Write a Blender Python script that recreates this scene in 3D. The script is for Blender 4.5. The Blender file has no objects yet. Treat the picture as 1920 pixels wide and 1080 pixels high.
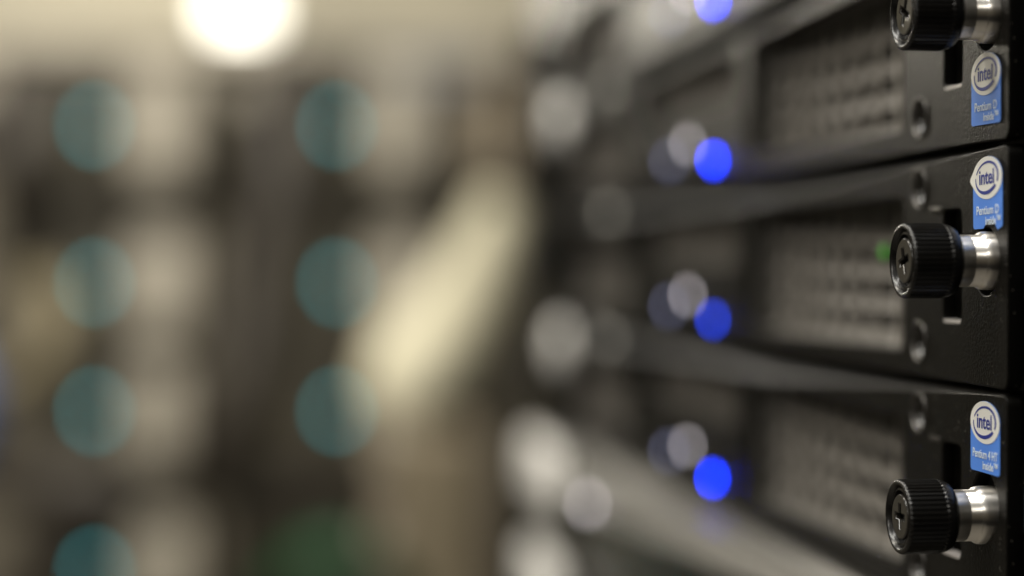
import bpy, bmesh, math, random
from math import sin, cos, pi, radians as R
from mathutils import Vector, Matrix

sc = bpy.context.scene
C = sc.collection
random.seed(7)

# ------------------------------------------------------------------ camera
H = 1.500                       # eye height
FPX = 3600.0                    # focal length in pixels of the 1920 px wide picture
MM = 0.001
yaw, pitch = math.atan(570/FPX), math.atan(66/FPX)
fwd0 = Vector((-cos(yaw), sin(yaw), 0)); right = Vector((sin(yaw), cos(yaw), 0))
fwd = (fwd0*cos(pitch) + Vector((0, 0, -1))*sin(pitch)).normalized()
up = right.cross(fwd)
CAM = Vector((0.3211, -0.1410, H))
cd = bpy.data.cameras.new('camera'); cam = bpy.data.objects.new('camera', cd); C.objects.link(cam)
cam.matrix_world = Matrix((( right.x, up.x, -fwd.x, CAM.x), (right.y, up.y, -fwd.y, CAM.y), (right.z, up.z, -fwd.z, CAM.z), (0, 0, 0, 1)))
cd.sensor_width = 36; cd.lens = FPX/1920*36
cd.clip_start = 0.01; cd.clip_end = 60
cd.dof.use_dof = True; cd.dof.focus_distance = 0.351; cd.dof.aperture_fstop = 3.12
cd.dof.aperture_blades = 0; cd.dof.aperture_ratio = 1.1
sc.camera = cam

# ------------------------------------------------------------------ world, lamps, exposure
w = bpy.data.worlds.new('World'); sc.world = w; w.use_nodes = True
bg = w.node_tree.nodes['Background']; bg.inputs[1].default_value = 1.0
wn = w.node_tree; wt = wn.nodes.new('ShaderNodeTexCoord'); ws = wn.nodes.new('ShaderNodeSeparateXYZ'); wr = wn.nodes.new('ShaderNodeValToRGB')
wm = wn.nodes.new('ShaderNodeMapRange'); wm.inputs[1].default_value = -1; wm.inputs[2].default_value = 1
wn.links.new(wt.outputs['Generated'], ws.inputs[0]); wn.links.new(ws.outputs['Z'], wm.inputs[0]); wn.links.new(wm.outputs[0], wr.inputs[0]); wn.links.new(wr.outputs[0], bg.inputs[0])
el = wr.color_ramp.elements                          # dark floor, brownish room at eye level, pale ceiling
el[0].position = .36; el[0].color = (.008, .0075, .007, 1); el[1].position = .86; el[1].color = (.34, .33, .30, 1)
for p, c in ((.46, (.05, .042, .03, 1)), (.56, (.08, .068, .048, 1)), (.66, (.08, .07, .055, 1))):
    e = el.new(p); e.color = c
def area(name, loc, target, sx, sy, power, col):
    l = bpy.data.lights.new(name, 'AREA'); l.shape = 'RECTANGLE'; l.size = sx; l.size_y = sy
    l.energy = power; l.color = col
    o = bpy.data.objects.new(name, l); C.objects.link(o); o.location = loc
    d = (Vector(target) - Vector(loc)).normalized()
    o.rotation_euler = d.to_track_quat('-Z', 'Y').to_euler()
    return o
area('aisle_lamp', (0.02, -0.56, H+1.0), (0.0, -0.24, H), 0.30, 1.2, 17, (1, 0.97, 0.90))
area('far_aisle_lamp', (-0.62, -0.62, H+0.85), (-1.20, -0.20, H-.05), 0.8, 0.3, 13, (1, 0.93, 0.80))
area('added_bevel_light', (-2.5, -0.15, H+1.05), (0.0, 0.0, H), 1.2, 0.6, 9, (1, 0.95, 0.86))  # added out of view to put highlights along the servers' top bevels
area('rear_lamp', (0.9, -1.5, H+0.75), (0.0, 0.0, H), 0.9, 0.14, 6, (1, 0.95, 0.86))
sc.view_settings.view_transform = 'Standard'; sc.view_settings.look = 'None'
sc.view_settings.exposure = 0; sc.view_settings.gamma = 1; sc.view_settings.use_curve_mapping = False
sc.cycles.use_denoising = True
try: sc.cycles.denoiser = 'OPENIMAGEDENOISE'
except Exception: pass
sc.cycles.use_adaptive_sampling = False
sc.cycles.max_bounces = 6; sc.cycles.sample_clamp_indirect = 4; sc.cycles.caustics_reflective = False; sc.cycles.caustics_refractive = False

def at(px, py, Z):
    """world point seen at pixel (px,py) of the 1920x1080 photograph, Z metres down the optical axis"""
    return CAM + fwd*Z + right*((px-960)/FPX*Z) + up*((540-py)/FPX*Z)

# ------------------------------------------------------------------ materials
def mat(name, col, rough=.5, metal=0, spec=.5, bump=None, emit=None, estr=0, var=None, dust=None):
    m = bpy.data.materials.new(name); m.use_nodes = True; nt = m.node_tree; b = nt.nodes['Principled BSDF']
    b.inputs['Base Color'].default_value = (*col, 1); b.inputs['Roughness'].default_value = rough
    b.inputs['Metallic'].default_value = metal; b.inputs['Specular IOR Level'].default_value = spec
    tc = nt.nodes.new('ShaderNodeTexCoord')
    if emit:
        b.inputs['Emission Color'].default_value = (*emit, 1); b.inputs['Emission Strength'].default_value = estr
    if var or dust:
        src = None
        if var:
            n = nt.nodes.new('ShaderNodeTexNoise'); n.inputs['Scale'].default_value = var[0]; n.inputs['Detail'].default_value = 4
            nt.links.new(tc.outputs['Object'], n.inputs['Vector'])
            mx = nt.nodes.new('ShaderNodeMix'); mx.data_type = 'RGBA'
            k = var[1]
            mx.inputs[6].default_value = (*[c*(1-k) for c in col], 1); mx.inputs[7].default_value = (*[min(1, c*(1+k)) for c in col], 1)
            nt.links.new(n.outputs['Fac'], mx.inputs[0]); src = mx.outputs[2]
        if dust:
            v = nt.nodes.new('ShaderNodeTexVoronoi'); v.inputs['Scale'].default_value = dust[0]
            nt.links.new(tc.outputs['Object'], v.inputs['Vector'])
            lt = nt.nodes.new('ShaderNodeMath'); lt.operation = 'LESS_THAN'; lt.inputs[1].default_value = dust[1]
            nt.links.new(v.outputs['Distance'], lt.inputs[0])
            n2 = nt.nodes.new('ShaderNodeTexNoise'); n2.inputs['Scale'].default_value = dust[0]*.23; n2.inputs['Detail'].default_value = 0
            nt.links.new(tc.outputs['Object'], n2.inputs['Vector'])
            gt = nt.nodes.new('ShaderNodeMath'); gt.operation = 'GREATER_THAN'; gt.inputs[1].default_value = .52
            nt.links.new(n2.outputs['Fac'], gt.inputs[0])
            mu = nt.nodes.new('ShaderNodeMath'); mu.operation = 'MULTIPLY'
            nt.links.new(lt.outputs[0], mu.inputs[0]); nt.links.new(gt.outputs[0], mu.inputs[1])
            m2 = nt.nodes.new('ShaderNodeMix'); m2.data_type = 'RGBA'
            m2.inputs[7].default_value = (.16, .15, .13, 1)
            nt.links.new(mu.outputs[0], m2.inputs[0])
            if src: nt.links.new(src, m2.inputs[6])
            else: m2.inputs[6].default_value = (*col, 1)
            src = m2.outputs[2]
        nt.links.new(src, b.inputs['Base Color'])
    if bump:
        n = nt.nodes.new('ShaderNodeTexNoise'); n.inputs['Scale'].default_value = bump[0]; n.inputs['Detail'].default_value = 2
        nt.links.new(tc.outputs['Object'], n.inputs['Vector'])
        bp = nt.nodes.new('ShaderNodeBump'); bp.inputs['Strength'].default_value = bump[1]; bp.inputs['Distance'].default_value = bump[2]
        nt.links.new(n.outputs['Fac'], bp.inputs['Height']); nt.links.new(bp.outputs['Normal'], b.inputs['Normal'])
    return m
M = {}
M['powder'] = mat('black_powder_coat', (.0042, .0038, .0032), .38, 0, .09, bump=(2400, .55, .0002), dust=(700, .10))
M['edge'] = mat('highlight_black_edge', (.02, .019, .017), .36, 0, .35, bump=(1800, .3, .0002))  # panel black made paler and glossier to bring out the bevel's highlight
M['carton'] = mat('brown_cardboard', (.36, .30, .215), .7, var=(9, .5))
M['body'] = mat('black_chassis_steel', (.012, .012, .011), .5)
M['grille'] = mat('dark_grey_grille', (.25, .232, .208), .4, .3, .5, bump=(900, .3, .0002))
M['recess'] = mat('dark_grey_recess', (.10, .095, .085), .45)
M['inside'] = mat('dark_interior', (.006, .006, .006), .8)
M['knob'] = mat('black_knob_plastic', (.006, .0055, .005), .27, 0, .5, bump=(3000, .25, .0001))
M['gloss'] = mat('glossy_black_plastic', (.02, .018, .015), .18, 0, .6)
M['chrome'] = mat('polished_steel', (.86, .83, .78), .13, 1)
def turned():
    m = M['chrome']; nt = m.node_tree; b = nt.nodes['Principled BSDF']
    tg = nt.nodes.new('ShaderNodeTangent'); tg.direction_type = 'RADIAL'; tg.axis = 'Y'
    nt.links.new(tg.outputs[0], b.inputs['Tangent'])
    b.inputs['Roughness'].default_value = .34; b.inputs['Anisotropic'].default_value = .9; b.inputs['Anisotropic Rotation'].default_value = .25
turned()
M['screw'] = mat('blackened_screw', (.095, .09, .085), .28, .8)
M['lip_highlight'] = mat('lit_lip_steel', (.55, .52, .5), .35, .6)  # pale steel tone for the light caught on the slot's lower lip
M['silver'] = mat('silver_plastic', (.80, .78, .74), .35, .0, var=(60, .12))
M['emblem'] = mat('brushed_silver', (.55, .54, .5), .35, .5)
M['st_blue'] = mat('badge_blue', (.085, .25, .78), .35)
M['st_white'] = mat('badge_white', (.8, .79, .74), .35)
M['st_ink'] = mat('badge_ink', (.018, .035, .27), .4)
M['st_text'] = mat('badge_text', (.72, .82, .92), .4)
M['led_blue'] = mat('blue_light', (.0, .02, .3), .3, emit=(.0, .03, 1.0), estr=46)
M['led_blue_dim'] = mat('dim_blue_light', (.0, .02, .3), .3, emit=(.01, .05, .75), estr=17)
M['glint_white'] = mat('pale_chrome_glint', (.5, .48, .5), .3, emit=(1, .92, .96), estr=5)  # glow stands in for a pale highlight on chrome, not an indicator
M['glint_lilac'] = mat('lilac_chrome_glint', (.4, .4, .5), .3, emit=(.5, .55, 1), estr=1.8)  # bluish chrome highlight given as a glow, not an indicator
M['led_green'] = mat('green_light', (.02, .2, .01), .3, emit=(.13, 1, .0), estr=.25)
M['led_teal'] = mat('teal_light', (.05, .3, .3), .3, emit=(.03, .56, .64), estr=4.6)
M['rail'] = mat('black_rack_steel', (.016, .016, .015), .45, .2)
M['nut'] = mat('zinc_cage_nut', (.10, .115, .135), .4, .6)
M['module'] = mat('brown_grey_module', (.055, .048, .034), .5, var=(11, .85))
M['plate'] = mat('beige_plate', (.55, .505, .415), .5, var=(10, .6))
M['cabinet'] = mat('taupe_cabinet', (.15, .132, .098), .55, var=(8, .85))
M['wall'] = mat('cream_wall', (.62, .58, .46), .8, var=(2, .15))
M['floor'] = mat('grey_floor', (.25, .23, .2), .6, var=(3, .2))
M['cream'] = mat('cream_sleeve', (.60, .55, .40), .55, var=(17, .7))
M['blue_cable'] = mat('blue_cable', (.05, .12, .35), .5)
M['green_cable'] = mat('green_cable', (.010, .075, .026), .5)
M['bluegrey'] = mat('blue_grey_box', (.2, .23, .28), .5)
M['lamp'] = mat('lamp_glow', (.9, .9, .85), .5, emit=(1, .95, .84), estr=2.0)
M['lampcase'] = mat('lamp_housing', (.6, .58, .52), .5)

# perforated pale strip: round holes on a staggered grid, in the material
def perforated():
    m = bpy.data.materials.new('perforated_silver'); m.use_nodes = True; nt = m.node_tree; b = nt.nodes['Principled BSDF']
    tc = nt.nodes.new('ShaderNodeTexCoord'); sx = nt.nodes.new('ShaderNodeSeparateXYZ'); nt.links.new(tc.outputs['Object'], sx.inputs[0])
    def math_(op, a, bb=None):
        n = nt.nodes.new('ShaderNodeMath'); n.operation = op
        for i, v in enumerate((a, bb)):
            if v is None: continue
            if isinstance(v, (int, float)): n.inputs[i].default_value = v
            else: nt.links.new(v, n.inputs[i])
        return n.outputs[0]
    p = .0036
    zx = math_('DIVIDE', sx.outputs['X'], p); zz = math_('DIVIDE', sx.outputs['Z'], p*.8)
    row = math_('FLOOR', zz); off = math_('MULTIPLY', math_('MODULO', math_('ABSOLUTE', row), 2), .5)
    fx = math_('SUBTRACT', math_('FRACT', math_('ADD', zx, off)), .5); fz = math_('SUBTRACT', math_('FRACT', zz), .5)
    d = math_('SQRT', math_('ADD', math_('MULTIPLY', fx, fx), math_('MULTIPLY', math_('MULTIPLY', fz, fz), .64)))
    hole = math_('LESS_THAN', d, .27)
    mx = nt.nodes.new('ShaderNodeMix'); mx.data_type = 'RGBA'
    mx.inputs[6].default_value = (.34, .325, .295, 1); mx.inputs[7].default_value = (.02, .02, .018, 1)
    nt.links.new(hole, mx.inputs[0]); nt.links.new(mx.outputs[2], b.inputs['Base Color'])
    b.inputs['Roughness'].default_value = .4; b.inputs['Metallic'].default_value = .3
    return m
M['perf'] = perforated()

# ------------------------------------------------------------------ mesh helpers
def link(name, me, m, parent=None, loc=(0, 0, 0), smooth=False):
    o = bpy.data.objects.new(name, me); C.objects.link(o); o.location = loc
    if m is not None: me.materials.clear(); me.materials.append(m)
    if parent: o.parent = parent
    if smooth:
        for p in me.polygons: p.use_smooth = True
    return o
def fin(name, bm, m, parent=None, loc=(0, 0, 0), smooth=False):
    bmesh.ops.recalc_face_normals(bm, faces=bm.faces)
    me = bpy.data.meshes.new(name); bm.to_mesh(me); bm.free()
    return link(name, me, m, parent, loc, smooth)
def box(bm, x0, x1, y0, y1, z0, z1, bev=0):
    t = bmesh.new(); bmesh.ops.create_cube(t, size=1)
    for v in t.verts:
        v.co = Vector(((x0+x1)/2+v.co.x*(x1-x0), (y0+y1)/2+v.co.y*(y1-y0), (z0+z1)/2+v.co.z*(z1-z0)))
    if bev: bmesh.ops.bevel(t, geom=t.edges[:], offset=bev, segments=2, affect='EDGES', profile=.6)
    me = bpy.data.meshes.new('t'); t.to_mesh(me); t.free(); bm.from_mesh(me); bpy.data.meshes.remove(me)
def poly_mesh(loops, extrude=0, bevel=0, res=2):
    """filled outline (first loop) with holes, in XY; returns a mesh"""
    cu = bpy.data.curves.new('c', 'CURVE'); cu.dimensions = '2D'; cu.fill_mode = 'BOTH'
    cu.extrude = extrude; cu.bevel_depth = bevel; cu.bevel_resolution = res; cu.offset = -bevel
    for lp in loops:
        s = cu.splines.new('POLY'); s.points.add(len(lp)-1); s.use_cyclic_u = True
        for p, q in zip(s.points, lp): p.co = (q[0], q[1], 0, 1)
    return curve_mesh(cu)
def curve_mesh(cu):
    o = bpy.data.objects.new('c', cu); C.objects.link(o)
    dg = bpy.context.evaluated_depsgraph_get(); dg.update()
    me = bpy.data.meshes.new_from_object(o.evaluated_get(dg))
    bpy.data.objects.remove(o); bpy.data.curves.remove(cu)
    return me
def stand(me, y=0):
    """XY outline -> upright in XZ, facing -y"""
    me.transform(Matrix(((1, 0, 0, 0), (0, 0, -1, y), (0, 1, 0, 0), (0, 0, 0, 1)))); me.update()
    return me
def rrect(x0, x1, z0, z1, r, n=6):
    pts = []
    for cx, cz, a in ((x1-r, z1-r, 0), (x0+r, z1-r, 90), (x0+r, z0+r, 180), (x1-r, z0+r, 270)):
        for i in range(n+1): t = R(a+90*i/n); pts.append((cx+r*cos(t), cz+r*sin(t)))
    return pts
def circ(cx, cz, rx, rz=None, n=48):
    rz = rz or rx
    return [(cx+rx*cos(2*pi*i/n), cz+rz*sin(2*pi*i/n)) for i in range(n)]
def lathe(prof, n=64, mod=None):
    """revolve (radius, distance out of the panel) round the -y axis"""
    bm = bmesh.new(); rings = []
    for r, t in prof:
        if r < 1e-7: rings.append([bm.verts.new((0, -t, 0))]*n); continue
        ring = []
        for i in range(n):
            a = 2*pi*i/n; rr = r*(mod(i, t, r) if mod else 1)
            ring.append(bm.verts.new((rr*cos(a), -t, rr*sin(a))))
        rings.append(ring)
    for a, b in zip(rings, rings[1:]):
        for i in range(n):
            j = (i+1) % n; f = []
            for v in (a[i], a[j], b[j], b[i]):
                if v not in f: f.append(v)
            if len(f) > 2:
                try: bm.faces.new(f)
                except ValueError: pass
    return bm
def tube(pts, r, rad=None, sub=8):
    cu = bpy.data.curves.new('c', 'CURVE'); cu.dimensions = '3D'; cu.bevel_depth = r; cu.bevel_resolution = 4; cu.use_fill_caps = True
    s = cu.splines.new('NURBS'); s.points.add(len(pts)-1); s.use_endpoint_u = True; s.order_u = 4; s.resolution_u = sub
    for i, (p, q) in enumerate(zip(s.points, pts)):
        p.co = (*q, 1); p.radius = rad[i] if rad else 1
    return curve_mesh(cu)
def text_mesh(body, size, align='CENTER', shear=0, bold=0, sx=1):
    cu = bpy.data.curves.new('t', 'FONT'); cu.body = body; cu.size = size; cu.align_x = align; cu.shear = shear; cu.offset = bold
    cu.extrude = 0.00002; cu.resolution_u = 6
    me = curve_mesh(cu)
    me.transform(Matrix.Diagonal((sx, 1, 1, 1)))
    return me
def thing(name, label, cat, loc=(0, 0, 0), group=None):
    o = bpy.data.objects.new(name, None); o.empty_display_size = .01; C.objects.link(o); o.location = loc
    return tag(o, label, cat, group)
def tag(o, label, cat, group=None):
    o['label'] = label; o['category'] = cat
    if group: o['group'] = group
    return o
def structure(o): o['kind'] = 'structure'; return o

# ------------------------------------------------------------------ large structure: floor, wall, rack
bm = bmesh.new(); box(bm, -5.2, 2, -3, 3, -.05, 0); structure(fin('floor', bm, M['floor']))
bm = bmesh.new(); box(bm, -4.3, -4.2, -3, 3, 0, 2.6); structure(fin('wall', bm, M['wall']))

U = 44.45*MM
Z2 = H - 2.45*MM                                    # centre of the middle server
rack = thing('equipment_rack', 'black steel rack frame holding the stack of black servers', 'equipment rack', (-.241, .03, 0))
def rk(name, m, f, bev=.0008):
    b = bmesh.new(); f(b)
    o = fin(name, b, m, rack, (.241, -.03, 0)); return o
def post(b, x0, x1):
    box(b, x0, x1, .0035, .0065, 0, 2.05)
rk('post', M['rail'], lambda b: box(b, -.0165, .034, .0045, .05, 0, 2.05, .001))
rk('post', M['rail'], lambda b: box(b, -.530, -.487, .0045, .05, 0, 2.05, .001))
rk('post', M['rail'], lambda b: box(b, .012, .034, .70, .75, 0, 2.05, .001))
rk('post', M['rail'], lambda b: box(b, -.530, -.487, .70, .75, 0, 2.05, .001))
rk('top_frame', M['rail'], lambda b: box(b, -.53, .034, .0045, .75, 2.051, 2.1, .002))
rk('side_panel', M['rail'], lambda b: box(b, -.530, -.527, .051, .699, .05, 2.04))
for k in range(-1, 2):
    b = bmesh.new(); box(b, -.0055, .0055, -.0024, .0, -.0040, .0040, .0008)
    fin('cage_nut', b, M['nut'], rack, (.241-.0010, -.03+.0043, Z2+k*U+.001))

# ------------------------------------------------------------------ servers
LU = .4826                                          # full width over the ears
hU = 21.9*MM
def cham(u):                                        # the front's upper edge slopes back, more towards its middle
    d = min(u, LU-u); d = max(0, d-.003)
    return min(.0065, .00035 + .043*d)
def top_z(u): return hU - cham(u)
def panel_outline():
    r = .0020; n = 40; pts = []
    us = [r] + [LU*i/n for i in range(1, n)] + [LU-r]
    for i in range(5): a = R(90*i/4); pts.append((-r+r*cos(a), -hU+r-r*cos(R(90-90*i/4))*0) if False else (-(r-r*sin(a)), -hU+r-r*cos(a)))
    # right edge going up to the rounded top corner
    pts = []
    for i in range(6): a = R(-90+90*i/5); pts.append((-r+r*cos(a), -hU+r+r*sin(a)))
    for i in range(6): a = R(90*i/5); pts.append((-r+r*cos(a), top_z(0)-r+r*sin(a)))
    for u in us[1:-1]: pts.append((-u, top_z(u)))
    for i in range(6): a = R(90+90*i/5); pts.append((-LU+r+r*cos(a), top_z(0)-r+r*sin(a)))
    for i in range(6): a = R(180+90*i/5); pts.append((-LU+r+r*cos(a), -hU+r+r*sin(a)))
    return pts
V0, V1 = -.0172, .0139                              # big grille opening, heights above the server's centre
def panel_mesh():
    loops = [panel_outline(),
             rrect(-.1665, -.0515, V0, V1, .0025),  # grille opening
             rrect(-.296, -.176, -.0008, .0135, .002),
             rrect(-.430, -.315, V0, V1-.006, .0025),
             rrect(-.0304, -.0211, -.0107, .0107, .0016),   # slot beside the thumbscrew
             circ(-.0430, .0152, .0036), circ(-.0430, -.0152, .0036),
             circ(-.0099, .0009, .0062)]
    me = stand(poly_mesh(loops, extrude=.0012, bevel=.0003), 0)
    return me
PANEL = panel_mesh()
def bevel_mesh(sgn):
    b = bmesh.new(); n = 60; prev = None
    for i in range(n+1):
        u = .0026 + (LU-.0052)*i/n; c = cham(u)
        if sgn > 0: z0 = hU-c-.0001; z1 = hU; y1 = .0006+c*.9
        vs = [b.verts.new((-u, -.0011, z0)), b.verts.new((-u, y1, z1)), b.verts.new((-u, y1+.004, z1)), b.verts.new((-u, .0012+c, z0-.0005))]
        if prev:
            for k in range(3): b.faces.new((prev[k], prev[k+1], vs[k+1], vs[k]))
        prev = vs
    return b
def grid_mesh(x0, x1, z0, z1, px, pz, wv, hb, y):
    b = bmesh.new()
    n = max(1, round((x1-x0)/px))
    for i in range(1, n):
        x = x0+(x1-x0)*i/n; box(b, x-wv/2, x+wv/2, y, y+.0008, z0, min(z1, pz[0]+hb/2)); box(b, x-.0004, x+.0004, y+.0002, y+.0007, min(z1-.001, pz[0]+hb/2-.0005), z1)
    for zc in pz:
        vs = [b.verts.new(p) for p in ((x0, y+.0004, zc-hb/2), (x1, y+.0004, zc-hb/2), (x1, y+.0022, zc+hb/2), (x0, y+.0022, zc+hb/2),
                                        (x0, y+.0016, zc-hb/2), (x1, y+.0016, zc-hb/2), (x1, y+.0030, zc+hb/2), (x0, y+.0030, zc+hb/2))]
        for f in ((0, 1, 2, 3), (7, 6, 5, 4), (0, 4, 5, 1), (3, 2, 6, 7), (0, 3, 7, 4), (1, 5, 6, 2)): b.faces.new([vs[i] for i in f])
    return b
def frame_mesh(x0, x1, z0, z1, y0, y1):
    """inner walls of a recess"""
    b = bmesh.new(); t = .0012
    box(b, x0-t, x0, y0, y1, z0, z1); box(b, x1, x1+t, y0, y1, z0, z1)
    box(b, x0-t, x1+t, y0, y1, z1, z1+t); box(b, x0-t, x1+t, y0, y1, z0-t, z0)
    return b
ridges = 46
def knurl(i, t, r):
    if .0100 < t < .0170 and r > .0060: return 1.0 if (i % 4) in (0, 1) else .955
    return 1
def mk(b):
    bmesh.ops.recalc_face_normals(b, faces=b.faces); me = bpy.data.meshes.new('m'); b.to_mesh(me); b.free(); return me
KNOB = mk(lathe([(.0047, .0074), (.0054, .0075), (.0061, .0080), (.0065, .0088), (.00672, .0099), (.0068, .0102), (.0068, .0167), (.0066, .0171), (.0062, .0173),
                 (.0059, .0172), (.0057, .0168), (.0055, .0164), (.0052, .0167), (.00485, .0168), (.0047, .0164), (.0046, .0156), (0, .0156)], ridges*4, knurl))
SLEEVE = mk(lathe([(.0053, -.001), (.0053, .0018), (.00525, .0023), (.0051, .0027), (.0049, .0029), (.0047, .0030), (.0047, .0048), (.0046, .00487), (.0046, .00497), (.0047, .00505), (.0047, .0080)], 96))
def cross_loop(a, w):
    return [(w, w), (w, a), (-w, a), (-w, w), (-a, w), (-a, -w), (-w, -w), (-w, -a), (w, -a), (w, -w), (a, -w), (a, w)]
def rot(lp, t): return [(x*cos(t)-z*sin(t), x*sin(t)+z*cos(t)) for x, z in lp]
CSCREW = stand(poly_mesh([circ(0, 0, .0041), rot(cross_loop(.0023, .00052), .35)], extrude=.0004, bevel=.0003), -.0162)
SCREW = mk(lathe([(.0034, .0002), (.0031, -.0006), (.0024, -.0009), (.0018, -.0006), (.0010, -.0004), (.0008, -.0012), (0, -.0013)], 40))
SRIM = mk(lathe([(.0040, .0011), (.0041, .0016), (.0038, .0017), (.0035, .0012), (.0034, .0)], 40))
DOME = mk(lathe([(1, 0), (.95, .35), (.75, .7), (.4, .92), (0, 1)], 24))
for me in (KNOB, SLEEVE, SCREW, SRIM, DOME):
    for p in me.polygons: p.use_smooth = True
for p in KNOB.polygons:
    ys = [KNOB.vertices[i].co.y for i in p.vertices]
    if max(ys) < -.0098 and min(ys) > -.0169: p.use_smooth = False
BARS = (.0056, -.0016, -.0088, -.0158)
GR1 = mk(grid_mesh(-.1665, -.0515, V0, V1, .0110, BARS, .0022, .0029, .0055))
FR1 = mk(frame_mesh(-.1665, -.0515, V0, V1, .0015, .0100))
GR2 = mk(grid_mesh(-.296, -.176, -.0008, .0135, .0030, (.0052, .0015), .0010, .0032, .0050))
FR2 = mk(frame_mesh(-.296, -.176, -.0008, .0135, .0015, .0090))
GR3 = mk(grid_mesh(-.430, -.315, V0, V1-.006, .0068, BARS[1:], .0014, .0038, .0055))
FR3 = mk(frame_mesh(-.430, -.315, V0, V1-.006, .0015, .0100))
TOPB = mk(bevel_mesh(1))
def chassis_mesh():
    b = bmesh.new(); box(b, -.462, -.0205, .0105, .60, -hU+.0006, hU-.0008, .0008); return mk(b)
CHAS = chassis_mesh()
def slot_back_mesh():
    b = bmesh.new(); box(b, -.049, -.0203, .0100, .0103, -.013, .013); return mk(b)
b = bmesh.new(); box(b, -.0028, .0028, -.0004, .0003, -.0005, .0005, .0003); RIDGE = mk(b)
b = bmesh.new(); box(b, -.0302, -.0213, -.0015, .0010, -.0110, -.0103, .0002); LIP_GLINT = mk(b)

def lens(name, m, parent, u, v, r, y=-.0014):
    o = link(name, DOME.copy(), m, parent, (-u, y, v)); o.scale = (r, r*.5, r); return o
def badge(parent, line1, peeled=False, dz=0, du=0, tilt=0):
    """blue and white square sticker with an oval emblem; u 2.3-15.5 mm"""
    W, Hh = .0132, .0131
    cx, ez, ea, eb = 0, .0026, W/2, .0039
    out = []
    r = .0007
    for i in range(5): t = R(180+90*i/4); out.append((-W/2+r+r*cos(t), -Hh/2+r+r*sin(t)))
    if peeled:                                     # torn lower edge above the thumbscrew
        for x, d in ((-.002, 0), (-.0008, .0008), (.0008, .0016), (.0026, .0014), (.0036, .0002), (.0044, -.0004)): out.append((x, -Hh/2+d))
    for i in range(5): t = R(270+90*i/4); out.append((W/2-r+r*cos(t), -Hh/2+r+r*sin(t)))
    for i in range(21): t = R(180*i/20); out.append((ea*cos(t), ez+eb*sin(t)))
    o = link('badge', stand(poly_mesh([out], extrude=.00005), 0), M['st_blue'], parent, (-.0089-du, -.00158, .01345+dz))
    o.rotation_euler = (0, R(tilt), 0)
    ov = circ(0, ez, ea*.995, eb*.99, 72)
    if peeled:                                     # a bump where the oval has lifted on its left
        ov = [(x - .0012*math.exp(-((z-ez+.0002)/.0011)**2) if x < 0 else x, z) for x, z in ov]
    e = link('emblem_oval', stand(poly_mesh([ov], extrude=.00003), -.0001), M['st_white'], o)
    def arc(a0, a1, w0, w1, n=40):
        A, B = .0052, .0030; L1, L2 = [], []
        for i in range(n+1):
            f = i/n; t = R(a0+(a1-a0)*f); wd = (w0+(w1-w0)*f)*math.sqrt(max(.02, sin(pi*min(1, max(0, f*1.0)))*.6+.4))
            L1.append((A*cos(t), B*sin(t))); L2.append(((A-wd)*cos(t), (B-wd*.8)*sin(t)))
        lp = L1 + L2[::-1]
        return rot(lp, .10)
    lp1 = [(x, z+ez) for x, z in arc(155, -28, .00035, .00075)]
    lp2 = [(x, z+ez) for x, z in arc(-42, -192, .00115, .0003)]
    link('emblem_ring', stand(poly_mesh([lp1], extrude=.00002), -.00017), M['st_ink'], o)
    link('emblem_ring', stand(poly_mesh([lp2], extrude=.00002), -.00017), M['st_ink'], o)
    t = link('lettering', stand(text_mesh('intel', .0038, bold=.00006, sx=1.05), -.00018), M['st_ink'], o, (-.0001, 0, ez-.0011))
    t = link('lettering', stand(text_mesh(line1, .0023, bold=.00003, sx=1.02 if len(line1) < 10 else .86), -.00012), M['st_text'], o, (0.0001, 0, -.0040))
    t = link('lettering', stand(text_mesh('inside\u2122', .0021, align='RIGHT', bold=.00003), -.00012), M['st_text'], o, (.0060, 0, -.0059))
    return o

def thumbscrew(s, u, v, dt=0):
    k = link('thumbscrew', KNOB, M['knob'], s, (-u, -dt, v))
    k.rotation_euler = (0, random.uniform(0, 6), 0)
    sl = link('sleeve', SLEEVE, M['chrome'], k)
    c = link('screw_head', CSCREW, M['gloss'], k)
    return k
def server(k, label, dim=False, badge_line=None, badge_kw={}, emblem=False, knob=(.0082, .0, 0), green=False, screws=True):
    z = Z2 + k*U
    s = thing('rack_server', label, 'server', (0, 0, z), 'black servers stacked in the rack')
    link('chassis', CHAS, M['body'], s)
    link('front_panel', PANEL, M['powder'], s)
    link('top_bevel', TOPB, M['edge'], s)
    g = link('recess', FR1, M['recess'], s); link('grille', GR1, M['grille'], g)
    g = link('recess', FR2, M['powder'], s); link('grille', GR2, M['grille'], g)
    g = link('recess', FR3, M['powder'], s); link('grille', GR3, M['grille'], g)
    for sz in (1, -1):
        r = link('screw', SCREW, M['gloss'], s, (-.0430, -.0004, sz*.0152)); link('screw_rim', SRIM, M['screw'], r, (0, .0004, 0))
    link('ridge', RIDGE, M['screw'], s, (-.0338, -.0014, .0108))
    link('slot_glint', LIP_GLINT, M['lip_highlight'], s)  # thin pale strip added as the highlight on the slot's lower edge
    thumbscrew(s, *knob); thumbscrew(s, LU-.0082, 0, -.0062)
    lens('blue_light', M['led_blue_dim' if dim else 'led_blue'], s, .2000, -.0162, .0016)
    lens('pale_glint', M['glint_white'], s, .2285, -.0100, .0016)  # this glowing dome and the next imitate highlights on the power button
    lens('lilac_glint', M['glint_lilac'], s, .2516, -.0140, .0018)
    lens('round_emblem', M['emblem'], s, .343, .0145, .0042)
    if emblem: lens('round_latch', M['silver'], s, .432, .0090, .0105)
    if green: lens('green_light', M['led_green'], s, .0752, .0026, .0013, y=.0030)
    if badge_line: badge(s, badge_line, **badge_kw)
    return s
server(2, 'topmost black server, cut off by the upper edge, only its blue light showing')
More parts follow.
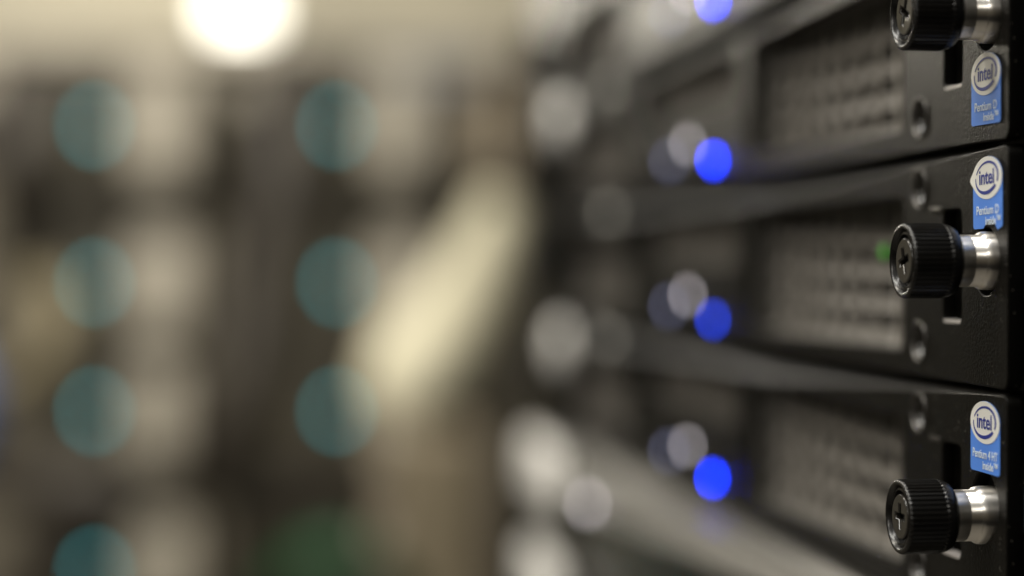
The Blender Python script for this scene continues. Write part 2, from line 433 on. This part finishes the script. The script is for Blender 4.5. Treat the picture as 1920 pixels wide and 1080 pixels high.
server(1, 'black server whose badge sits below its thumbscrew', badge_line='Pentium D', badge_kw=dict(dz=-.0256, du=.0010), emblem=True, knob=(.0098, .0012, .0003))
server(0, 'middle black server with green light in its grille and a bitten badge', dim=True, badge_line='Pentium D', badge_kw=dict(peeled=True, tilt=-1.5), green=True, knob=(.0096, .0010, .0003))
server(-1, 'black server under the middle one, its intact badge above the lowest thumbscrew', badge_line='Pentium 4 HT', emblem=True, badge_kw=dict(du=.0006), knob=(.0112, -.0010, .0003))

# two silver-trimmed servers below
def trimmed(k, label, strip):
    z = Z2 + k*U
    s = thing('rack_server', label, 'server', (0, 0, z), 'silver trimmed servers at the foot of the stack')
    link('chassis', CHAS, M['body'], s)
    b = bmesh.new(); box(b, -LU, 0, -.0012, .0100, -hU, hU-.0002, .0012); fin('front_panel', b, M['gloss'], s)
    if strip:
        b = bmesh.new(); n = 40; prev = None
        for i in range(n+1):
            u = .02 + .40*i/n; y = -.0014-.010*sin(pi*i/n)**.8
            zt = hU-.0010-.012*min(u, .36)*1.0; zb = hU-.0042-.044*min(u, .34)
            vs = [b.verts.new(p) for p in ((-u, y-.0025, zb), (-u, y, zt), (-u, -.0010, zt), (-u, -.0010, zb))]
            if prev:
                for q in range(4): b.faces.new((prev[q], prev[(q+1) % 4], vs[(q+1) % 4], vs[q]))
            else: b.faces.new(vs)
            prev = vs
        b.faces.new(prev[::-1]); fin('perforated_strip', b, M['perf'], s)
        lens('pale_glint', M['glint_white'], s, .318, .0060, .0022, y=-.0135)  # glowing dome in place of a small metal highlight
    b = bmesh.new(); box(b, -LU+.012, -LU+.082, -.013, -.0013, -.0095, .0175, .006); fin('ear_handle', b, M['silver'], s, smooth=True)
    return s
trimmed(-2, 'server with a pale perforated strip along its top, directly below the black servers', True)
trimmed(-3, 'lowest server of the stack, only a bright silver ear showing at the bottom edge', False)

# ------------------------------------------------------------------ background: cabinet of modules, lamp, cables
FX = -1.22                                          # front plane of the far cabinet, facing the camera
def far(px, py, X):
    d = at(px, py, 1.0) - CAM; return CAM + d*((X-CAM.x)/d.x)
p0, p1 = far(-260, 92, FX), far(1010, 1500, FX)
y0, y1, zt, zb = p0.y, p1.y, p0.z, p1.z
cab = thing('equipment_cabinet', 'blurred taupe cabinet of modules at the end of the aisle', 'cabinet', (FX-.2, (y0+y1)/2, 0))
def cp(name, m, *a, bev=.004):
    b = bmesh.new(); box(b, *a, bev); return fin(name, b, m, cab, (-(FX-.2), -(y0+y1)/2, 0))
cp('back_panel', M['cabinet'], FX-.42, FX-.065, y0, y1, .06, zt)
cp('side_panel', M['cabinet'], FX-.42, FX+.015, y0-.03, y0, 0, zt+.02)
cp('side_panel', M['module'], FX-.42, FX+.015, y1, y1+.03, 0, zt+.02)
cp('top_panel', M['plate'], FX-.42, FX+.012, y0, y1, zt+.001, zt+.02)
za, zc_ = far(0, 185, FX).z, far(0, 96, FX).z
cp('header_panel', M['plate'], FX-.0645, FX-.004, y0, y0+(y1-y0)*.66, za, zc_)
pa, pb = far(865, 330, FX), far(962, 110, FX)
cp('blank_panel', M['carton'], FX-.0645, FX-.002, min(pa.y, pb.y), min(max(pa.y, pb.y), y1-.001), pa.z, pb.z)
cp('plinth', M['cabinet'], FX-.42, FX, y0, y1, 0, .059)
cols = [(-270, 'cut off at the left edge'), (180, 'in the left column'), (632, 'in the right column')]
rows = [(236, 'top'), (530, 'second'), (770, 'third'), (1068, 'bottom')]
for ci, (cx, cn) in enumerate(cols):
    for ri, (cy, rn) in enumerate(rows):
        if ci == 0: continue
        c = far(cx+45, cy, FX)
        e = thing('equipment_module', f'blurred brown module with teal light and beige plate, {rn} {"one " if rn!="top" else ""}{cn}', 'module', c, 'modules in the far cabinet')
        b = bmesh.new(); box(b, -.062, 0, -.083, .083, -.047, .047, .004); fin('body', b, M['module'], e)
        ph = (.044, .036, .034, .038)[ri]; pw = (.060, .062, .056, .064)[ri] - .006*ci
        b = bmesh.new(); box(b, .0005, .018, .008, pw, -.040, ph, .006); fin('plate', b, M['plate'], e)
        b = bmesh.new(); box(b, .0005, .010, .068, .081, -.042, .042, .003); fin('latch', b, M['cabinet'], e)
        li = link('teal_light', DOME.copy(), M['led_teal'], e, (.001, -.0195, 0)); li.scale = (.0042,)*3; li.rotation_euler = (0, 0, R(90))
# lamp behind the cabinet
lp = at(455, 22, 3.9)
l = thing('lamp', 'glowing lamp far behind the cabinet, the brightest spot in the picture', 'lamp', lp)
b = bmesh.new(); box(b, -.02, .03, -.056, .050, -.050, .050, .025); fin('diffuser', b, M['lamp'], l)
b = bmesh.new(); box(b, -.06, -.021, -.06, .054, -.054, .054, .01); fin('housing', b, M['lampcase'], l)
lt = bpy.data.lights.new('lamp_light', 'POINT'); lt.energy = 36; lt.color = (1, .93, .78); lt.shadow_soft_size = .08
lo = bpy.data.objects.new('lamp_light', lt); C.objects.link(lo); lo.location = lp + Vector((.45, -.16, .05))
# cream cable bundle between cabinet and rack
pts = [at(935, 385, 1.28), at(915, 460, 1.27), at(880, 540, 1.25), at(815, 650, 1.22), at(770, 720, 1.2), at(745, 765, 1.2)]
tag(link('cable_bundle', tube(pts, .020, (.8, 1.1, 1.25, 1.6, 1.9, 1.3)), M['cream'], smooth=True), 'thick cream sleeve slanting down past the far end of the rack', 'cable sleeve')
pts = [at(-140, 560, 1.28), at(-60, 700, 1.26), at(-20, 770, 1.26), at(-60, 850, 1.28), at(-160, 1050, 1.3)]
tag(link('patch_cable', tube(pts, .010), M['blue_cable'], smooth=True), 'blue cable hanging at the left edge of the picture', 'cable')
pts = [at(520, 1120, 1.25), at(570, 1050, 1.22), at(630, 1030, 1.2), at(700, 1060, 1.22), at(760, 1130, 1.25)]
tag(link('patch_cable', tube(pts, .013), M['green_cable'], smooth=True), 'green cable looping up at the bottom edge below the right column', 'cable')
c = far(800, 100, FX)
b = bmesh.new(); box(b, -.0640, .004, -.042, .042, -.026, .001, .005); o = fin('blank_panel', b, M['bluegrey'], cab, (c.x-(FX-.2), c.y-(y0+y1)/2, c.z))


M['dark_cable'] = mat('dark_brown_cable', (.035, .028, .02), .55)
M['tan_cable'] = mat('tan_cable', (.22, .185, .11), .55)
pts = [at(560, 120, 1.30), at(520, 230, 1.26), at(560, 360, 1.24), at(470, 520, 1.24), at(490, 690, 1.22), at(400, 830, 1.22), at(420, 930, 1.24), at(560, 960, 1.25), at(620, 900, 1.30)]
tag(link('power_cable', tube(pts, .017), M['dark_cable'], smooth=True), 'thick dark cable winding down between the two columns of modules', 'cable')
pts = [at(30, 150, 1.30), at(50, 250, 1.25), at(20, 350, 1.25), at(60, 440, 1.28), at(40, 520, 1.32)]
tag(link('power_cable', tube(pts, .017), M['dark_cable'], smooth=True), 'short dark cable left of the upper two teal lights in the left column', 'cable')
pts = [at(60, 520, 1.30), at(140, 600, 1.25), at(120, 680, 1.25), at(30, 720, 1.28)]
tag(link('power_cable', tube(pts, .014), M['tan_cable'], smooth=True), 'tan cable curving between the second and third teal lights at left', 'cable')
pts = [at(-20, 880, 1.30), at(60, 930, 1.25), at(220, 900, 1.24), at(250, 960, 1.25), at(60, 1040, 1.27), at(20, 1200, 1.3)]
tag(link('power_cable', tube(pts, .018), M['dark_cable'], smooth=True), 'dark looped cable in the lower left corner, above the bottom teal light', 'cable')

q0, q1 = far(735, 815, FX+.10), far(905, 1080, FX+.10)
b = bmesh.new(); box(b, -.05, .05, -abs(q1.y-q0.y)/2, abs(q1.y-q0.y)/2, 0, q0.z, .004)
bx = thing('cardboard_box', 'tall brown cardboard box standing right of the modules, below the cream sleeve', 'box', (FX+.05, (q0.y+q1.y)/2, 0))
fin('carton', b, M['carton'], bx)
b = bmesh.new(); box(b, .0502, .0508, -.012, .012, .02, q0.z-.004); fin('tape', b, M['tan_cable'], bx)
